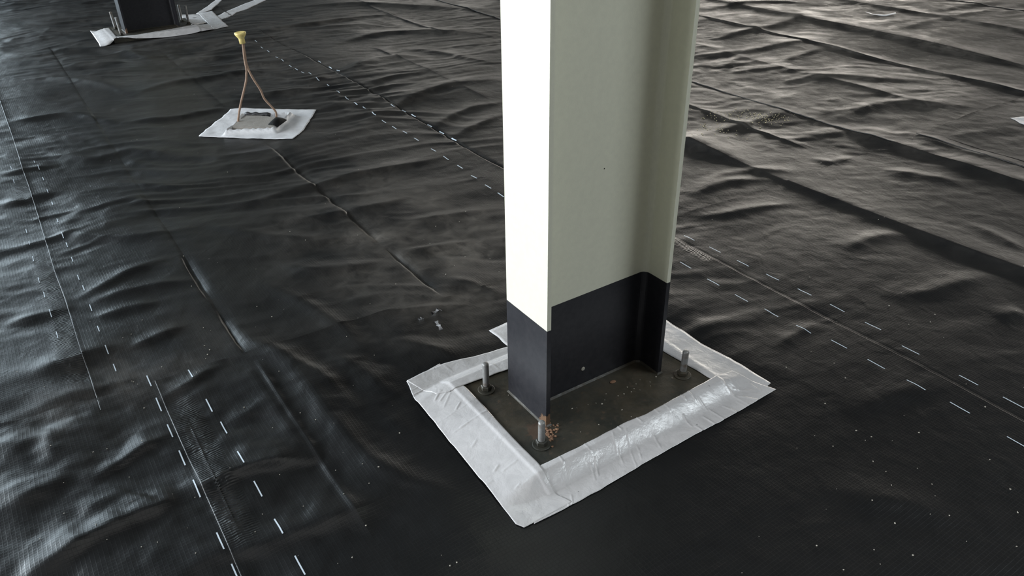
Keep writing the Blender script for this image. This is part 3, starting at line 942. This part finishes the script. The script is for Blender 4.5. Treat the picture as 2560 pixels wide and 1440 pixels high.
tag(ruled('adhesive_tape', [(452, 40), (470, 39), (496, 38)], [(478, 62, ZP), (490, 60, ZP), (520, 55)], .0006, M_TAPE, 24, 12, 1, 24),
    'short wrinkled tape piece behind the right anchor bolt of the distant column', 'tape', G_FAR)
tag(ruled('adhesive_tape', [(541, 42), (568, 29), (585, 22), (610, 11), (650, -4), (700, -20)], [(550, 51), (575, 43), (592, 31), (620, 22), (668, 1), (730, -20)], .0009, M_TAPE, 60, 10, 5, 25),
    'long strip of tape running off the top edge right of the distant column', 'tape', G_FAR)
tag(ruled('adhesive_tape', [(491, 37), (520, 23), (540, 12), (561, 6)], [(497, 38), (530, 29), (548, 18), (562, 8)], .001, M_TAPE, 24, 8, 1, 26,
          extra=lambda U, V, s, q: .05 * U ** 1.5), 'narrow curled strip of tape with its loose end lifted', 'tape', G_FAR)
# right edge and top right scraps
tag(ruled('adhesive_tape', [(2524, 300), (2536, 298), (2556, 296), (2600, 294)], [(2538, 306), (2548, 313), (2566, 318), (2600, 320)], .001, M_TAPE, 20, 8, 0, 31),
    'ragged end of silver tape cut off by the right edge', 'tape')
tag(ruled('plastic_scrap', [(2163, 33), (2185, 37), (2210, 38), (2238, 35)], [(2166, 36), (2188, 39.5), (2214, 41), (2240, 38)], .003, M_FOIL, 20, 5, 0, 32,
          extra=lambda U, V, s, q: .012 * (2 * U - 1) ** 2), 'thin white curled scrap of plastic on the floor at the top right', 'scrap')

# ------------------------------------------------------------------ flashing patch, block and lifting loop
def patch_extra(U, V, s, q):
    return .0015 * np.sin(U * 23 + V * 9) * np.sin(V * 17 - U * 5) + .001


PB = [sq(at(577, 321, .03)), sq(at(690, 323, .03)), sq(at(722, 296, .03)), sq(at(603, 282, .03))]


def patch_bump(U, V, s, q):
    # rises over the buried edge of the block
    c = (PB[0] + PB[1] + PB[2] + PB[3]) / 4
    e1 = (PB[1] - PB[0]); e2 = (PB[3] - PB[0]); l1 = np.hypot(*e1); l2 = np.hypot(*e2); e1 = e1 / l1; e2 = e2 / l2
    x = (s - c[0]) * e1[0] + (q - c[1]) * e1[1]; y = (s - c[0]) * e2[0] + (q - c[1]) * e2[1]
    d = np.maximum(np.abs(x) - l1 / 2, np.abs(y) - l2 / 2)
    k = np.clip(1 - (d + .004) / .022, 0, 1)
    dip = np.clip((-d - .006) / .006, 0, 1)
    return .0295 * k * k * (3 - 2 * k) * (1 - .75 * dip) + patch_extra(U, V, s, q)


tag(ruled('flashing_patch', [(497, 344), (530, 315), (560, 292), (577, 277), (590, 275)], [(735, 356), (752, 338), (768, 318), (780, 298), (791, 281)], .0015, M_FOIL, 50, 60, 0, 41,
          extra=patch_bump, amp=2.0), 'square silver grey flashing patch stuck down around the lifting loop', 'patch')
# block
cs = [at(581, 318, .034), at(685, 319, .034), at(713, 297, .034), at(604, 284, .034)]
bm = bmesh.new()
gz = float(ground_z(cs[0][0], cs[0][1])[0])
lo = [bm.verts.new((p[0], p[1], .002)) for p in cs]; hi = [bm.verts.new((p[0], p[1], gz + .031)) for p in cs]
for i in range(4): bm.faces.new((lo[i], lo[(i + 1) % 4], hi[(i + 1) % 4], hi[i]))
bm.faces.new(lo); bm.faces.new(hi)
bmesh.ops.recalc_face_normals(bm, faces=bm.faces)
bmesh.ops.bevel(bm, geom=list(bm.edges), offset=.003, segments=2, affect='EDGES')
blk = from_bm('concrete_block', bm, M_CONC); tag(blk, 'dusty square concrete block in the middle of the silver patch', 'block')
a0 = at(613, 288, .034); a1 = at(676, 289, .034)  # dark strip added to paint the shade in the slot
bm = bmesh.new()
N = 9
tube(bm, [(a0[0] + (a1[0] - a0[0]) * t / N, a0[1] + (a1[1] - a0[1]) * t / N, .041 + .003 * math.sin(t * 1.9)) for t in range(N + 1)], [.009 + .004 * abs(math.sin(t * 1.3)) for t in range(N + 1)], 8)
o = from_bm('dark_slot_strip', bm, M_DARK, None, True); tag(o, 'dark strip standing in for the shaded slot along the back edge of the concrete block', 'slot')
# black flap
pc_ = [at(668, 312, .034), at(694, 318, .034), at(718, 300, .034), at(688, 293, .034)]
bm = bmesh.new(); nn = 9; rows = []
for i in range(nn):
    row = []
    for j in range(nn):
        u, v = i / (nn - 1), j / (nn - 1)
        p = (np.array(pc_[0]) * (1 - u) + np.array(pc_[1]) * u) * (1 - v) + (np.array(pc_[3]) * (1 - u) + np.array(pc_[2]) * u) * v
        row.append(bm.verts.new((p[0], p[1], .034 + .022 * math.sin(math.pi * min(1, u * 1.0)) * math.sin(math.pi * (v * .8 + .1)))))
    rows.append(row)
for i in range(nn - 1):
    for j in range(nn - 1): bm.faces.new((rows[i][j], rows[i + 1][j], rows[i + 1][j + 1], rows[i][j + 1]))
ext = bmesh.ops.solidify(bm, geom=list(bm.faces), thickness=.003)
o = from_bm('rubber_flap', bm, M_DARK, None, True); tag(o, 'black rubber flap bulging at the right end of the concrete block', 'flap')

loop = empty('lifting_loop', (at(640, 297, .03)[0], at(640, 297, .03)[1], .03))
tag(loop, 'rusty bent wire loop standing on the silver patch under a yellow cap', 'wire loop')
bpy.context.view_layer.update()
inv = loop.matrix_world.inverted()
yl = float(at(595, 306, .03)[1]); yr = float(at(691, 291, .03)[1]); ya = (yl + yr) / 2


def leg(pts, y0, y1, name):
    P = []
    ys = np.linspace(y0, y1, len(pts))
    for (px, py), y in zip(pts, ys): P.append(inv @ at_y(px, py, float(y)))
    Q = []
    for i in range(len(P) - 1):
        for t in (0, .33, .66):
            p0 = P[max(i - 1, 0)]; p1 = P[i]; p2 = P[i + 1]; p3 = P[min(i + 2, len(P) - 1)]
            Q.append(.5 * ((2 * p1) + (-p0 + p2) * t + (2 * p0 - 5 * p1 + 4 * p2 - p3) * t * t + (-p0 + 3 * p1 - 3 * p2 + p3) * t ** 3))
    Q.append(P[-1])
    bm = bmesh.new(); tube(bm, Q, [.0062 + .0004 * math.sin(i * 1.7) for i in range(len(Q))], 10)
    return from_bm(name, bm, M_REBAR, loop, True)


leg([(595, 308), (597, 286), (603, 254), (609, 230), (615, 203), (616, 188), (616, 172), (611, 146), (609, 125), (606.5, 106)], yl, ya, 'wire_leg')
leg([(691, 293), (690, 281), (682, 270), (661, 247), (652, 226), (635, 200), (622, 176), (615, 155), (612, 135), (608, 110)], yr, ya + .008, 'wire_leg')
capb = inv @ at_y(606.5, 109, ya); capt = inv @ at_y(603.5, 80, ya)
hgt = (capt - capb).length
bm = bmesh.new()
lathe(bm, [(.012, 0), (.0165, .001), (.0165, hgt * .42), (.0185, hgt * .50), (.026, hgt * .66), (.033, hgt * .84), (.0325, hgt * .97), (.027, hgt * .99), (.012, hgt * .90)],
      capb, 20, Matrix.Rotation(-.05, 3, 'Y'))
cap_o = from_bm('plastic_cap', bm, M_YEL, loop, True)
tag(cap_o, 'yellow mushroom-shaped safety cap')

# ------------------------------------------------------------------ litter on the membrane
def crumbs(name, label, pix, r0, r1, m, cat='crumbs'):
    xs = np.array([at(*p) for p in pix]); z = ground_z(xs[:, 0], xs[:, 1])
    bm = bmesh.new(); scatter(bm, [(x, y, zz) for (x, y), zz in zip(xs, z)], r0, r1, .6)
    o = from_bm(name, bm, m); tag(o, label, cat, kind='stuff'); return o


pix = []
for _ in range(260):
    cx, cy, sx, sy = random.choice([(1755, 300, 40, 16), (1830, 295, 45, 12), (1905, 293, 40, 9), (1935, 297, 22, 6), (1880, 288, 45, 6), (1780, 330, 60, 10)])
    p = (random.gauss(cx, sx), random.gauss(cy, sy))
    if p[0] > 1722: pix.append(p)
crumbs('sawdust', 'pale yellow sawdust crumbs scattered on the membrane right of the near column', pix, .0013, .0032, M_SAW, 'sawdust')
pix = [(1136, 665), (1163, 641), (1115, 690), (1108, 688), (1135, 706), (1060, 600), (1075, 610), (1225, 644), (1208, 760), (1230, 757), (1245, 736), (1260, 755), (895, 592), (990, 715),
       (1650, 1213 - 200), (2290, 405), (2300, 432), (2160, 448), (2222, 465), (2280, 350), (2180, 226), (1950, 190), (1775, 237), (1865, 395), (1782, 365), (2045, 395), (1935, 500), (1875, 480),
       (2105, 855), (2425, 908), (2458, 1030), (2060, 1020), (2080, 1125), (1890, 1050), (1990, 1130), (2180, 1162), (2470, 1160), (1430, 1385), (2540, 1290), (2350, 700), (2080, 650), (2290, 1180), (2440, 690),
       (345, 820), (330, 840), (545, 660), (460, 645), (380, 610), (330, 955), (345, 962), (360, 1018), (520, 890), (515, 900), (660, 910), (700, 940), (480, 720), (640, 820), (840, 1180), (1000, 1090), (700, 1190)]
for _ in range(260):
    pix.append((random.uniform(0, 2560), 60 + 1380 * random.random() ** .8))
pix = [p for p in pix if not (1000 < p[0] < 1950 and 700 < p[1] < 1340) and not (1250 < p[0] < 1755)]
crumbs('crumb_litter', 'tiny pale specks of grit scattered all over the black membrane', pix, .0009, .0024, M_CRUMB)

# scraps of torn film where the sheets are butted, left of the near column
for k, (pts, lab) in enumerate((([(1079, 789), (1092, 778), (1105, 776)], 'small torn white plastic shred at the end of the sheet joint'),
                                ([(1047, 802), (1058, 796)], 'tiny shred of white plastic, left of the torn shred at the joint'),
                                ([(1090, 806), (1096, 815), (1104, 827)], 'slim shiny white sliver in front of the torn shred'))):
    P = [hit(*p) for p in pts]
    bm = bmesh.new()
    N = 7; prev = None
    for i in range(N + 1):
        t = i / N * (len(P) - 1); j = min(int(t), len(P) - 2); p = P[j].lerp(P[j + 1], t - j)
        w = .0035 + .004 * abs(math.sin(i * 2.1 + k))
        d = (P[-1] - P[0]).normalized(); nrm = Vector((-d.y, d.x, 0))
        z = float(ground_z(p.x, p.y)[0]) + .004 + .004 * math.sin(i * 1.7)
        cur = (bm.verts.new((p.x + nrm.x * w, p.y + nrm.y * w, z + .002)), bm.verts.new((p.x - nrm.x * w, p.y - nrm.y * w, z)))
        if prev: bm.faces.new((prev[0], cur[0], cur[1], prev[1]))
        prev = cur
    bmesh.ops.solidify(bm, geom=list(bm.faces), thickness=.0006)
    o = from_bm('plastic_shred', bm, M_FOIL, None, True); tag(o, lab, 'shred')
